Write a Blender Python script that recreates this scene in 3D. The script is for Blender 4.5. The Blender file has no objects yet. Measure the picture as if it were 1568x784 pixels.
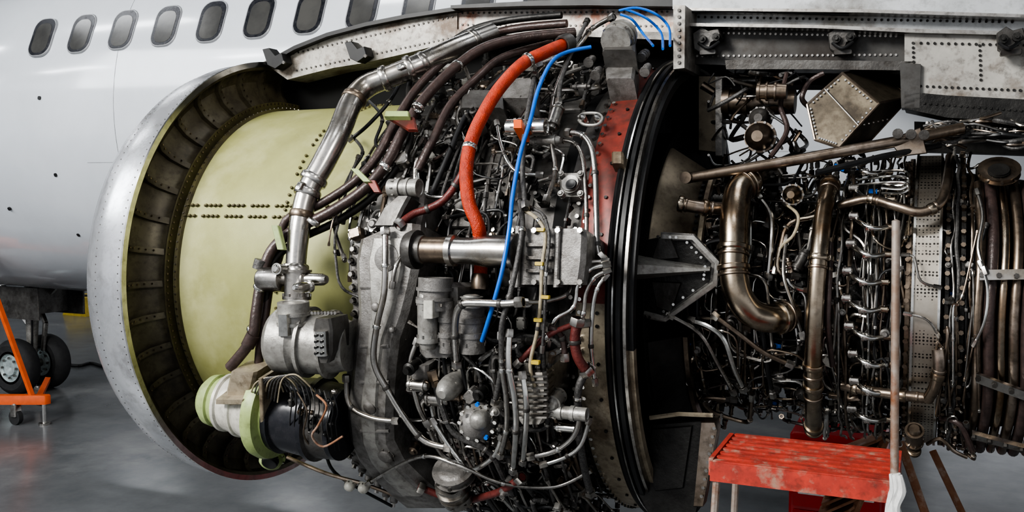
import bpy, math, random
from math import sin, cos, pi, radians
from mathutils import Vector, Matrix
random.seed(11)
TH=radians(24); PH=radians(4); F=1440.0
CAM=Vector((0,-3.6,2.48)); AZ=2.1
fw=Vector((-sin(TH)*cos(PH),cos(TH)*cos(PH),-sin(PH))); rt=Vector((cos(TH),sin(TH),0)); up=rt.cross(fw)
EX=Vector((1,0,0)); EY=Vector((0,1,0)); EZ=Vector((0,0,1))
def ray(u,v): return fw+rt*((u-784)/F)+up*((392-v)/F)
def P(u,v,y):
    d=ray(u,v); return CAM+d*((y-CAM.y)/d.y)
def FL(u,v,z=0.0):
    d=ray(u,v); return CAM+d*((z-CAM.z)/d.z)
def C(u,v,r,cy=0.0,cz=AZ):
    d=ray(u,v); oy=CAM.y-cy; oz=CAM.z-cz
    a=d.y**2+d.z**2; b=2*(oy*d.y+oz*d.z); c=oy*oy+oz*oz-r*r
    D=b*b-4*a*c
    t=-b/(2*a) if D<0 else (-b-math.sqrt(D))/(2*a)
    return CAM+d*t
def Zp(p): return (p-CAM).dot(fw)
def px(w,p): return w*Zp(p)/F
def cyl(x,a,r): return Vector((x,-r*cos(a),AZ+r*sin(a)))
def frame(p):
    n=Vector((0,p.y,p.z-AZ)).normalized(); t=n.cross(EX); return EX,t,n

# ---------------- materials ----------------
MAT={}
def mat(name,c1,c2=None,metal=0.0,rough=0.5,scale=8,amt=1.0,bump=0.0,bscale=60,coat=0.0,lo=.35,hi=.65,c3=None,s3=2.0,dots=0,emit=None,grime=0.0):
    m=bpy.data.materials.new(name); m.use_nodes=True; nt=m.node_tree; N=nt.nodes; L=nt.links
    bs=N['Principled BSDF']; bs.inputs['Metallic'].default_value=metal; bs.inputs['Roughness'].default_value=rough
    if coat: bs.inputs['Coat Weight'].default_value=coat; bs.inputs['Coat Roughness'].default_value=.08
    tc=N.new('ShaderNodeTexCoord')
    def noise(s,det=5):
        n=N.new('ShaderNodeTexNoise'); n.inputs['Scale'].default_value=s; n.inputs['Detail'].default_value=det
        n.inputs['Roughness'].default_value=.65; L.new(tc.outputs['Object'],n.inputs['Vector']); return n
    def ramp(src,a,b,to=1.0):
        r=N.new('ShaderNodeMapRange'); r.inputs['From Min'].default_value=a; r.inputs['From Max'].default_value=b; r.inputs['To Max'].default_value=to
        L.new(src,r.inputs['Value']); return r.outputs['Result']
    c2=c2 or tuple(x*.7 for x in c1)
    n=noise(scale); f=ramp(n.outputs['Fac'],lo,hi)
    mx=N.new('ShaderNodeMix'); mx.data_type='RGBA'; L.new(f,mx.inputs['Factor'])
    mx.inputs['A'].default_value=(*c1,1); mx.inputs['B'].default_value=(*c2,1); out=mx.outputs['Result']
    def over(out,fac,col):
        m3=N.new('ShaderNodeMix'); m3.data_type='RGBA'; L.new(fac,m3.inputs['Factor']); L.new(out,m3.inputs['A']); m3.inputs['B'].default_value=(*col,1); return m3.outputs['Result']
    if c3:
        n3=noise(s3,8); out=over(out,ramp(n3.outputs['Fac'],.52,.66),c3)
    if grime:
        n4=noise(37,9); out=over(out,ramp(n4.outputs['Fac'],.50,.68,grime),(.04,.03,.022))
    if dots:
        vo=N.new('ShaderNodeTexVoronoi'); vo.inputs['Scale'].default_value=dots; vo.inputs['Randomness'].default_value=0.15
        L.new(tc.outputs['Object'],vo.inputs['Vector']); fd=ramp(vo.outputs['Distance'],.28,.36)
        md=N.new('ShaderNodeMix'); md.data_type='RGBA'; L.new(fd,md.inputs['Factor']); md.inputs['A'].default_value=(.06,.055,.05,1); L.new(out,md.inputs['B']); out=md.outputs['Result']
    L.new(out,bs.inputs['Base Color'])
    rr=N.new('ShaderNodeMapRange'); rr.inputs['To Min'].default_value=max(.03,rough-.1); rr.inputs['To Max'].default_value=min(1,rough+.15)
    L.new(n.outputs['Fac'],rr.inputs['Value']); L.new(rr.outputs['Result'],bs.inputs['Roughness'])
    if bump:
        bn=noise(bscale,3); bb=N.new('ShaderNodeBump'); bb.inputs['Strength'].default_value=bump; bb.inputs['Distance'].default_value=.01
        L.new(bn.outputs['Fac'],bb.inputs['Height']); L.new(bb.outputs['Normal'],bs.inputs['Normal'])
    if emit:
        bs.inputs['Emission Color'].default_value=(*emit[0],1); bs.inputs['Emission Strength'].default_value=emit[1]
    MAT[name]=m; return m
mat('steel',(.50,.48,.45),(.31,.29,.265),1,.27,14,grime=.5)
mat('duct_steel',(.56,.54,.51),(.42,.40,.375),1,.25,7,c3=(.36,.32,.27),s3=5,grime=.25)
mat('steel_bright',(.72,.71,.68),(.54,.53,.50),1,.2,14,grime=.3)
mat('steel_brown',(.30,.24,.185),(.18,.145,.115),.95,.32,9,c3=(.38,.32,.27),s3=6,grime=.5)
mat('heat_steel',(.42,.36,.285),(.28,.225,.17),1,.25,6,c3=(.25,.165,.10),s3=3,grime=.35)
mat('cast_alu',(.26,.25,.237),(.17,.162,.153),.4,.45,22,bump=.2,bscale=160,c3=(.11,.10,.09),s3=7,grime=.5)
mat('cast_light',(.39,.38,.355),(.26,.25,.232),.5,.4,20,bump=.1,bscale=160,grime=.45)
mat('case_dark',(.045,.043,.04),(.02,.019,.018),.5,.42,12,bump=.2)
mat('case_grey',(.13,.125,.118),(.065,.061,.057),.5,.4,10,bump=.12,c3=(.04,.035,.031),s3=6,grime=.4)
mat('black',(.010,.010,.011),(.018,.018,.018),0,.42,20)
mat('void_shade',(.005,.005,.005),(.008,.008,.008),0,.9,20)  # near-black colour standing in for deep shade in gaps and recesses
mat('black_gloss',(.012,.014,.019),(.03,.03,.035),.1,.22,20)
mat('rubber_brown',(.085,.058,.052),(.05,.036,.033),.15,.32,30,bump=.2)
mat('red_hose',(.58,.07,.025),(.40,.042,.018),0,.38,25,bump=.5,bscale=220,grime=.35)
mat('maroon',(.17,.04,.034),(.10,.025,.022),0,.42,25,bump=.3)
mat('blue',(.008,.17,.68),(.01,.13,.55),0,.3,20)
mat('green_primer',(.33,.33,.145),(.25,.25,.10),.05,.40,3,bump=.12,bscale=500,c3=(.40,.395,.215),s3=1.6)
mat('green_dark',(.13,.115,.045),(.06,.05,.025),.2,.5,5,c3=(.04,.03,.02),s3=4)
mat('green_light',(.34,.42,.18),(.26,.32,.13),0,.42,9,grime=.3)
mat('rib_brown',(.14,.122,.078),(.08,.067,.046),.25,.42,7,c3=(.045,.037,.027),s3=5,grime=.5)
mat('cowl_skin',(.66,.67,.69),(.54,.55,.58),.75,.24,4,c3=(.44,.44,.45),s3=9,grime=.15)
mat('red_paint',(.26,.045,.03),(.15,.03,.022),.1,.42,10,c3=(.08,.028,.022),s3=8,grime=.5)
mat('cream_metal',(.46,.40,.31),(.31,.265,.195),.4,.4,8,c3=(.17,.13,.09),s3=5,grime=.5)
mat('tan_plate',(.23,.195,.145),(.145,.122,.092),.7,.35,6,c3=(.065,.054,.042),s3=5,grime=.4)
mat('pylon_white',(.46,.44,.40),(.31,.295,.27),.15,.4,6,c3=(.13,.09,.062),s3=4.5,grime=.55)
mat('pylon_stain',(.42,.35,.30),(.62,.59,.55),.2,.42,14,c3=(.26,.11,.065),s3=11,grime=.3)
mat('pylon_grey',(.12,.116,.11),(.065,.062,.058),.5,.34,5,c3=(.04,.034,.03),s3=4,grime=.4)
mat('wing_paint',(.56,.575,.59),(.43,.445,.455),.1,.3,4,c3=(.22,.21,.19),s3=2.5,grime=.25)
mat('fuselage_white',(.60,.625,.66),(.55,.575,.61),0,.13,1.2,coat=.6)
mat('window_frame',(.36,.37,.38),(.3,.3,.31),.5,.3,10)
mat('window_glass',(.05,.05,.049),(.085,.083,.078),0,.1,2)
mat('perforated',(.52,.48,.42),(.38,.34,.29),.95,.34,8,dots=95)
mat('wire_cream',(.42,.36,.25),(.28,.24,.17),0,.55,60)
mat('wire_grey',(.15,.145,.14),(.06,.058,.056),.4,.42,120,bump=.3,bscale=300)
mat('yellow',(.62,.46,.08),None,0,.45)
mat('orange',(.72,.13,.03),(.58,.1,.02),0,.4)
mat('rust',(.22,.09,.045),(.32,.17,.10),.2,.7,14,c3=(.45,.36,.3),s3=9)
mat('rust_red',(.52,.065,.042),(.32,.045,.032),0,.5,14,c3=(.33,.20,.15),s3=18,grime=.5)
mat('tool_red',(.50,.01,.012),(.4,.01,.01),0,.28,5)
mat('post_rust',(.46,.42,.38),(.30,.21,.16),.5,.45,12,c3=(.25,.10,.045),s3=9)
mat('white_cloth',(.7,.7,.68),(.5,.5,.49),0,.9,20)
mat('white_part',(.60,.585,.53),(.44,.42,.37),.1,.38,20,grime=.3)
mat('tyre',(.02,.02,.022),(.035,.035,.035),0,.75,20)
mat('hub',(.45,.52,.52),(.3,.34,.34),.2,.4,20)
mat('floor_mat',(.175,.18,.185),(.115,.12,.125),0,.18,1.3,c3=(.24,.24,.24),s3=.45)
mat('wall_mat',(.42,.43,.44),(.36,.37,.38),0,.8,.8)
mat('ceil_mat',(.09,.095,.1),None,0,.8,1)
mat('strip_glow',(1,1,1),None,0,.5,1,emit=((.95,.97,1),13.0))  # emission for the added overhead strips

# ---------------- mesh builder ----------------
class B:
    def __init__(s,name,parent=None):
        s.name=name; s.v=[]; s.f=[]; s.m=[]; s.slots=[]; s.parent=parent
    def add(s,vs,fs,m):
        o=len(s.v); s.v.extend(vs)
        if m not in s.slots: s.slots.append(m)
        k=s.slots.index(m)
        for f in fs: s.f.append([i+o for i in f]); s.m.append(k)
    def done(s,ang=38):
        me=bpy.data.meshes.new(s.name); me.from_pydata([tuple(v) for v in s.v],[],s.f)
        for k in s.slots: me.materials.append(MAT[k])
        me.polygons.foreach_set('material_index',s.m); me.polygons.foreach_set('use_smooth',[True]*len(s.f))
        me.update(); me.set_sharp_from_angle(angle=radians(ang))
        o=bpy.data.objects.new(s.name,me); bpy.context.scene.collection.objects.link(o)
        if s.parent: o.parent=s.parent
        return o
    def tube(s,pts,r,m,n=8,smooth=True,seg=5,cap=True):
        k=len(pts); rr=r if isinstance(r,(list,tuple)) else [r]*k
        if smooth and k>2:
            q=[];qr=[]
            for i in range(k-1):
                p0=pts[max(i-1,0)];p1=pts[i];p2=pts[i+1];p3=pts[min(i+2,k-1)]
                for j in range(seg):
                    t=j/seg
                    q.append(.5*((2*p1)+(p2-p0)*t+(2*p0-5*p1+4*p2-p3)*t*t+(3*p1-p0-3*p2+p3)*t**3)); qr.append(rr[i]*(1-t)+rr[i+1]*t)
            q.append(pts[-1]);qr.append(rr[-1])
        else: q=list(pts);qr=list(rr)
        T=[]
        for i in range(len(q)):
            d=q[min(i+1,len(q)-1)]-q[max(i-1,0)]
            T.append(d.normalized() if d.length>1e-9 else EX)
        a=T[0].orthogonal().normalized(); vs=[];fs=[]
        for i in range(len(q)):
            a=(a-T[i]*a.dot(T[i])); a=a.normalized() if a.length>1e-6 else T[i].orthogonal().normalized()
            b=T[i].cross(a)
            for j in range(n):
                th=2*pi*j/n; vs.append(q[i]+(a*cos(th)+b*sin(th))*qr[i])
        for i in range(len(q)-1):
            for j in range(n):
                fs.append((i*n+j,i*n+(j+1)%n,(i+1)*n+(j+1)%n,(i+1)*n+j))
        if cap: fs.append(tuple(range(n))[::-1]); fs.append(tuple((len(q)-1)*n+j for j in range(n)))
        s.add(vs,fs,m); return q,T
    def lathe(s,o,ax,prof,m,n=32,a0=0,a1=2*pi,ref=None):
        ax=ax.normalized(); e1=(ref if ref else ax.orthogonal()); e1=(e1-ax*e1.dot(ax)).normalized(); e2=ax.cross(e1)
        full=abs(a1-a0-2*pi)<1e-6; c=n if full else n+1
        if isinstance(m,str): ms=[m]*(len(prof)-1)
        else: ms=m
        vs=[]
        for t,r in prof:
            for j in range(c):
                th=a0+(a1-a0)*j/n; vs.append(o+ax*t+(e1*cos(th)+e2*sin(th))*max(r,1e-5))
        groups={}
        for i in range(len(prof)-1):
            for j in range(n):
                j2=(j+1)%c if full else j+1
                groups.setdefault(ms[i],[]).append((i*c+j,i*c+j2,(i+1)*c+j2,(i+1)*c+j))
        base=len(s.v); s.v.extend(vs)
        for mm,fs in groups.items():
            if mm not in s.slots: s.slots.append(mm)
            k=s.slots.index(mm)
            for f in fs: s.f.append([x+base for x in f]); s.m.append(k)
    def prism(s,o,ex,ey,ez,poly,h,m,bev=0.0):
        n=len(poly); cx=sum(p[0] for p in poly)/n; cy=sum(p[1] for p in poly)/n
        R=max(math.hypot(p[0]-cx,p[1]-cy) for p in poly); k=1-bev/R if bev else 1
        vs=[o+ex*p[0]+ey*p[1] for p in poly]+[o+ex*p[0]+ey*p[1]+ez*(h-bev) for p in poly]
        fs=[(i,(i+1)%n,n+(i+1)%n,n+i) for i in range(n)]; top=n
        if bev:
            vs+=[o+ex*(cx+(p[0]-cx)*k)+ey*(cy+(p[1]-cy)*k)+ez*h for p in poly]
            fs+=[(n+i,n+(i+1)%n,2*n+(i+1)%n,2*n+i) for i in range(n)]; top=2*n
        fs.append(tuple(range(n))[::-1]); fs.append(tuple(top+i for i in range(n))); s.add(vs,fs,m)
    def box(s,o,ex,ey,ez,sx,sy,sz,m,c=.15,bev=None):
        k=min(sx,sy)*c; x=sx/2;y=sy/2
        poly=[(-x+k,-y),(x-k,-y),(x,-y+k),(x,y-k),(x-k,y),(-x+k,y),(-x,y-k),(-x,-y+k)]
        s.prism(o,ex,ey,ez,poly,sz,m,min(sx,sy,sz)*.15 if bev is None else bev)
    def bolt(s,p,n,r,h,m='steel'):
        a=n.orthogonal().normalized(); b=n.cross(a)
        s.prism(p,a,b,n,[(r*cos(i*pi/3),r*sin(i*pi/3)) for i in range(6)],h,m)
    def seg(s,a,b,w,m,n=8): s.tube([a,b],w,m,n,smooth=False)
    def pt(s,pts,w,m,n=8,seg=5):
        q=[C(*p) for p in pts]; mid=q[len(q)//2]; return s.tube(q,px(w/2,mid),m,n,seg=seg)
    def band(s,p,t,r,w,m,n=16):
        s.lathe(p-t*w/2,t,[(0,r*.8),(0,r*1.0),(w*.2,r*1.06),(w*.8,r*1.06),(w,r),(w,r*.8)],m,n)
    def rows(s,rows,r0,r1,m,bp=4,ins=None):
        n0=len(rows); vs=[];fs=[]
        for (v,uL,uR) in rows:
            L=C(uL,v,r1);R=C(uR,v,r1)
            def at(p,r):
                n=Vector((0,p.y,p.z-AZ)).normalized(); return Vector((p.x,0,AZ))+n*r
            Li=C(uL+bp,v,r1);Ri=C(uR-bp,v,r1); b=px(bp,L)
            vs+= [at(L,r0),at(L,r1-b),at(Li,r1),at(Ri,r1),at(R,r1-b),at(R,r0)]
        for i in range(n0-1):
            for j in range(5): fs.append((i*6+j,i*6+j+1,(i+1)*6+j+1,(i+1)*6+j))
        fs.append((0,1,2,3,4,5)); k=(n0-1)*6; fs.append((k+5,k+4,k+3,k+2,k+1,k)); s.add(vs,fs,m)
    def ring(s,prof,m,a0=-180,a1=180,n=96):
        vs=[];fs=[];full=(a1-a0>=360); c=n if full else n+1
        for x,r in prof:
            for j in range(c): vs.append(cyl(x,radians(a0+(a1-a0)*j/n),r))
        for i in range(len(prof)-1):
            for j in range(n):
                j2=(j+1)%c if full else j+1
                fs.append((i*c+j,i*c+j2,(i+1)*c+j2,(i+1)*c+j))
        s.add(vs,fs,m)
    def can(s,u,v,r,d,Lp,Rp,m,st=0,m2='steel',n=24):
        p=C(u,v,r); ex,t,nn=frame(p); ax={'x':ex,'v':t,'n':nn}.get(d) if isinstance(d,str) else (ex*d[0]+t*d[1]+nn*d[2]).normalized()
        L=px(Lp,p);R=px(Rp,p)
        o=p-ax*L/2
        P0=[[(0,0),(0,.6),(.06,.7),(.12,.7),(.12,1),(.2,1),(.2,.88),(.8,.88),(.8,1),(.86,1),(.86,.75),(.94,.7),(1,.5),(1,0)],
            [(0,0),(0,1),(.15,1),(.15,.8),(.45,.85),(.7,.8),(.9,.6),(1,.3),(1,0)],
            [(0,0),(0,.9),(.3,.9),(.3,1),(.4,1),(.4,.85),(.6,.85),(.6,1),(.7,1),(.7,.9),(1,.9),(1,.7),(.97,.65),(.97,0)]][st%3]
        s.lathe(o,ax,[(a*L,b*R) for a,b in P0],m,n)
        a=ax.orthogonal().normalized();b=ax.cross(a)
        for i in range(8):
            th=i*pi/4; s.bolt(o+ax*L*(.2 if st==0 else .15)+(a*cos(th)+b*sin(th))*R*.93,ax,R*.08,L*.04+.004,m2)
        return p
    def lathe2(s,p0,p1,prof,m,n=32):
        ax=(p1-p0); L=ax.length; k=Zp(p0)/F
        s.lathe(p0,ax,[(t*L,r*k) for t,r in prof],m,n)
def empty(name):
    e=bpy.data.objects.new(name,None); bpy.context.scene.collection.objects.link(e); return e

def fillet(pts,f,n=3):
    out=[pts[0]]
    for i in range(1,len(pts)-1):
        a,b,c=pts[i-1],pts[i],pts[i+1]
        d1=(a-b);d2=(c-b);k1=min(f,d1.length*.45);k2=min(f,d2.length*.45)
        p=b+d1.normalized()*k1;q=b+d2.normalized()*k2
        for j in range(n+1):
            t=j/n; out.append(p*(1-t)**2+b*2*t*(1-t)+q*t*t)
    out.append(pts[-1]); return out
def route(b,x0,x1,a0,a1,r,w,m,steps,lx=.25,la=.3):
    x=random.uniform(x0,x1);a=random.uniform(a0,a1); pts=[Vector((x,a*r,0))]; ax=random.random()<.35
    rr=r
    for i in range(steps):
        if ax: x=min(x1,max(x0,x+random.choice((-1,1))*random.uniform(.2,.8)*lx))+random.uniform(-.01,.01); a+=random.uniform(-.08,.08)
        else: a=min(a1,max(a0,a+random.choice((-1,1))*random.uniform(.4,1.2)*la)); x+=random.uniform(-.04,.04)
        ax=not ax; rr=r+random.uniform(-.025,.03); pts.append(Vector((x,a*r,rr-r)))
    q=fillet(pts,.05,4); o=[]
    for i in range(len(q)-1):
        k=max(1,int(abs(q[i+1].y-q[i].y)/.05))
        for j in range(k):
            t=j/k; z=q[i]*(1-t)+q[i+1]*t; o.append(z)
    o.append(q[-1]); P3=[cyl(z.x,z.y/r,r+z.z) for z in o]
    Q,T=b.tube(P3,w,m,8,smooth=False)
    for e,d in ((0,1),(-1,-1)):
        b.lathe(Q[e],T[e]*d,[(0,w*.9),(0,w*1.6),(w*3,w*1.6),(w*3.4,w*1.2),(w*5,w*1.2),(w*5,w)],'blue' if random.random()<.03 else random.choice(('steel','steel_brown','case_grey')),6)
    for i in range(3,len(Q)-3,max(4,len(Q)//3)):
        p=Q[i];ex,t,n=frame(p); b.band(p,T[i],w*1.35,.010,'steel',8)
        b.box(p-n*(w*2+.02),ex,t,n,.015,.022,.02,'case_grey')
def greeble(b,x,a,r,s,kinds=3):
    p=cyl(x,a,r);ex,t,n=frame(p); k=random.randrange(kinds)
    ro=random.choice((0,0,.3,-.4,.8)); e1=ex*cos(ro)+t*sin(ro); e2=n.cross(e1)
    m=random.choice(('cast_alu','cast_alu','case_grey','steel','case_dark','steel_brown','cast_light'))
    if k==0:
        w,h,d=s*random.uniform(.7,1.6),s*random.uniform(.6,1.3),s*random.uniform(.4,1)
        b.box(p,e1,e2,n,w,h,d,m)
        for i in (-1,1):
            for j in (-1,1): b.bolt(p+e1*i*w*.36+e2*j*h*.34+n*d*.98,n,s*.07,s*.06,'steel')
        b.box(p,e1,e2,n,w*1.35,h*.5,d*.25,'case_grey')
    elif k==1:
        ax=random.choice((e1,e2,n)); L=s*random.uniform(1,2.2);R=s*random.uniform(.25,.5); o=p+n*R-ax*L/2*(0 if ax is n else 1)
        b.lathe(o,ax,[(0,0),(0,R*.7),(L*.1,R*.7),(L*.1,R),(L*.25,R),(L*.25,R*.8),(L*.7,R*.8),(L*.7,R*.95),(L*.8,R*.95),(L*.85,R*.6),(L,R*.5),(L,0)],m,16)
        b.box(p-n*.02,e1,e2,n,R*2.4,R*1.6,R*.9+.02,'case_grey')
    else:
        w=s*random.uniform(1,1.8); b.box(p,e1,e2,n,w,s*.35,s*.12,m); b.box(p+e1*w*.4,e1,e2,n,s*.14,s*.35,s*.8,m)
        b.bolt(p+n*s*.12,n,s*.1,s*.08); b.bolt(p-e1*w*.3+n*s*.12,n,s*.1,s*.08)

# ================= hangar =================
def simple(name,fn,ang=38):
    b=B(name); fn(b); return b.done(ang)
def fl(b):
    b.box(Vector((2,8,-.2)),EX,EY,EZ,60,50,.2,'floor_mat',c=.01,bev=.001)
simple('floor',fl)
def wb(b): b.box(Vector((-16,30,0)),EX,EY,EZ,32,.3,9,'wall_mat',c=.1,bev=.01)
simple('wall_back',wb)
def wl(b): b.box(Vector((-28,9,0)),EX,EY,EZ,.3,44,9,'wall_mat',c=.1,bev=.01)
simple('wall_left',wl)
def ce(b):
    b.box(Vector((2,12,9)),EX,EY,EZ,60,40,.2,'ceil_mat',c=.01,bev=.01)
    for i in range(9): b.box(Vector((-26+6*i,12,8.6)),EX,EY,EZ,.25,40,.4,'ceil_mat')
simple('ceiling',ce)
lb=B('added_glow_strips')  # unseen glowing strips, added to give stripe reflections on the metal
for i in range(8):
    for y in (-5,0,5,12,20):
        lb.box(Vector((-24+6*i,y,8.5)),EX,EY,EZ,2.6,.4,.08,'strip_glow')
lb.done()
def area(name,loc,tgt,sx,sy,e,col):
    l=bpy.data.lights.new(name,'AREA'); l.shape='RECTANGLE'; l.size=sx; l.size_y=sy; l.energy=e; l.color=col
    o=bpy.data.objects.new(name,l); bpy.context.scene.collection.objects.link(o); o.location=loc
    o.rotation_euler=(Vector(tgt)-Vector(loc)).to_track_quat('-Z','Y').to_euler(); return o
area('added_area_light',(-5,-7.5,6.5),(-1,0,2),3.5,2,860,(1,.985,.95))  # added soft key on the engine, stands in for open-door light
area('added_area_light',(5,-6,5.5),(0,0,2),1.5,2.5,330,(1,.95,.88))  # added fill from the right, no fixture there
area('added_area_light',(-12,-4,7),(-8,4,3),5,3,260,(.93,.97,1))  # added fill to brighten the forward fuselage
area('added_area_light',(9,4.5,3.2),(0,3.5,.6),3,3,1300,(1,.97,.91))  # added backlight, imitates door daylight on the floor and belly

# ================= fuselage =================
fus=empty('airliner_fuselage'); FY,FZ,FR=4.5,3.2,1.9
b=B('fuselage_skin',fus)
secs=[(9,1.9),(0,1.9),(-4,1.9),(-7,1.9),(-7.9,1.89),(-8.7,1.85),(-9.4,1.77),(-10.2,1.62),(-11.2,1.36),(-12.2,1.0),(-13,.62),(-13.5,.3),(-13.65,.01)]
n=96; vs=[];fs=[]
for x,r in secs:
    cz=FZ-(FR-r)*.95
    for j in range(n):
        th=2*pi*j/n; vs.append(Vector((x,FY+r*cos(th),cz+r*sin(th))))
for i in range(len(secs)-1):
    for j in range(n): fs.append((i*n+j,i*n+(j+1)%n,(i+1)*n+(j+1)%n,(i+1)*n+j))
b.add(vs,fs,'fuselage_white')
for x in (-1.6,-4.2,-6.6):
    b.tube([Vector((x,FY-1.9005*cos(a/20),FZ+1.9005*sin(a/20))) for a in range(-30,31)],.0025,'window_frame',4,smooth=False)
for a in (-.25,-.62):
    b.tube([Vector((x,FY-1.9*cos(a),FZ+1.9*sin(a))) for x in (9,-7.0)],.0025,'window_frame',4,smooth=False)
b.done()
wp=C(65,57,FR,FY,FZ); wa=math.asin((wp.z-FZ)/FR); w2=C(478,5,FR,FY,FZ); sp=(w2.x-wp.x)/6
b=B('cabin_windows',fus)
def rrect(w,h,rad,n=5):
    o=[]
    for cx,cy,a0 in ((w/2-rad,h/2-rad,0),(-w/2+rad,h/2-rad,90),(-w/2+rad,-h/2+rad,180),(w/2-rad,-h/2+rad,270)):
        for i in range(n+1): a=radians(a0+90*i/n); o.append((cx+rad*cos(a),cy+rad*sin(a)))
    return o
for i in range(14):
    x=wp.x+sp*i; nn=Vector((0,-cos(wa),sin(wa))); tt=Vector((0,sin(wa),cos(wa))); o=Vector((x,FY,FZ))+nn*(FR-.012)
    b.prism(o,EX,tt,nn,rrect(.29,.405,.11),.018,'window_frame',.006)
    b.prism(o+nn*.004,EX,tt,nn,rrect(.266,.38,.10),.016,'black_gloss',.002)
    b.prism(o+nn*.004-tt*.012,EX,tt,nn,rrect(.20,.31,.08),.018,'window_glass',.002)
b.done()
b=B('static_ports',fus)
for u,v,s in ((85,268,4),(14,320,3),(60,150,3),(120,360,3)):
    p=C(u,v,FR,FY,FZ); nn=Vector((0,p.y-FY,p.z-FZ)).normalized(); b.prism(p-nn*.01,EX,nn.cross(EX),nn,rrect(.035,.035,.014),.014,'black')
b.done()

# ================= nose gear =================
ng=empty('nose_landing_gear')
b=B('gear_leg_and_wheels',ng)
g=Vector((-10.1,4.5,0)); WR=.34
for dy in (-.22,.22):
    o=g+Vector((0,dy,WR))
    b.lathe(o-EY*.1,EY,[(0,.17),(0,.2),(-.01,.27),(.02,.32),(.06,.34),(.14,.34),(.18,.32),(.21,.27),(.2,.2),(.2,.17)],'tyre',36)
    b.lathe(o-EY*.1,EY,[(0.03,0),(0,.05),(.0,.09),(.03,.1),(.03,.15),(0,.175),(0,.2),(.2,.2),(.2,.0)],'hub',30)
    for i in range(8): b.bolt(o+EX*.12*cos(i*pi/4)+EZ*.12*sin(i*pi/4)-EY*.09,-EY,.015,.02)
b.seg(g+Vector((0,-.2,WR)),g+Vector((0,.2,WR)),.05,'steel',12)
b.tube([g+Vector((0,0,WR)),g+Vector((.02,0,.75)),g+Vector((.05,0,1.35))],[.055,.07,.09],'cast_light',14,smooth=False)
b.seg(g+Vector((0,0,.8)),g+Vector((-.55,0,1.35)),.04,'steel_bright'); b.seg(g+Vector((.1,.08,.5)),g+Vector((.16,.08,.85)),.03,'steel')
b.seg(g+Vector((.16,.08,.85)),g+Vector((.03,.08,1.1)),.03,'steel'); b.seg(g+Vector((0,0,.95)),g+Vector((.5,0,1.35)),.035,'steel_bright')
b.tube([g+Vector((.07,-.06,.4)),g+Vector((.12,-.08,.8)),g+Vector((.1,-.06,1.3))],.014,'black')
b.box(g+Vector((.35,-.02,1.0)),EX,EY,EZ,.05,.5,.35,'case_grey'); b.box(g+Vector((.1,-.32,.95)),EX,EY,EZ,.9,.03,.38,'case_grey')
b.box(g+Vector((.1,.32,.95)),EX,EY,EZ,.9,.03,.38,'case_grey')
b.done()
os_=empty('orange_jack_stand'); b=B('jack_frame',os_)
c0=FL(25,650)
def off(x,y,z): return c0+rt*x+Vector((fw.x,fw.y,0)).normalized()*y+EZ*z
b.seg(off(.18,0,.3),off(-.32,0,1.85),.03,'orange',4); b.seg(off(-.5,.1,.34),off(-.35,0,1.85),.03,'orange',4)
b.box(off(-.2,0,.22),rt,EY,EZ,1.1,.08,.1,'orange'); b.seg(off(.24,0,.27),off(-.1,.9,.3),.04,'orange',4)
b.seg(off(.3,0,.02),off(.3,0,.3),.022,'steel_bright'); b.lathe(off(.3,0,0),EZ,[(0,0),(0,.06),(.02,.06),(.03,.02),(.03,0)],'steel',16)
for x,y in ((0,0),(-.6,0),(-.2,.9)):
    b.lathe(off(x,y,.08)-EY*.025,EY,[(0,0),(0,.05),(0,.08),(.05,.08),(.05,0)],'tyre',20); b.box(off(x,y,.09),EX,EY,EZ,.08,.09,.14,'steel')
b.lathe(off(-.33,0,1.85),EZ,[(-.3,0),(-.3,.09),(0,.09),(.02,.05),(.3,.05),(.3,0)],'orange',16)
b.done()
b=B('yellow_wheel_chock'); q=FL(128,482)
b.prism(q-EY*.2,EX,EZ,EY,[(-.35,0),(.3,0),(.2,.36),(-.2,.4)],.5,'yellow',.02); b.seg(q+EZ*.38-EX*.1,q+EZ*.38+EX*.1,.03,'black'); b.done()
b=B('ground_cable'); b.tube([FL(90,556,.02),FL(120,560,.02),FL(140,556,.02),FL(170,562,.02),FL(240,556,.02)],.022,'black'); b.done()

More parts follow.
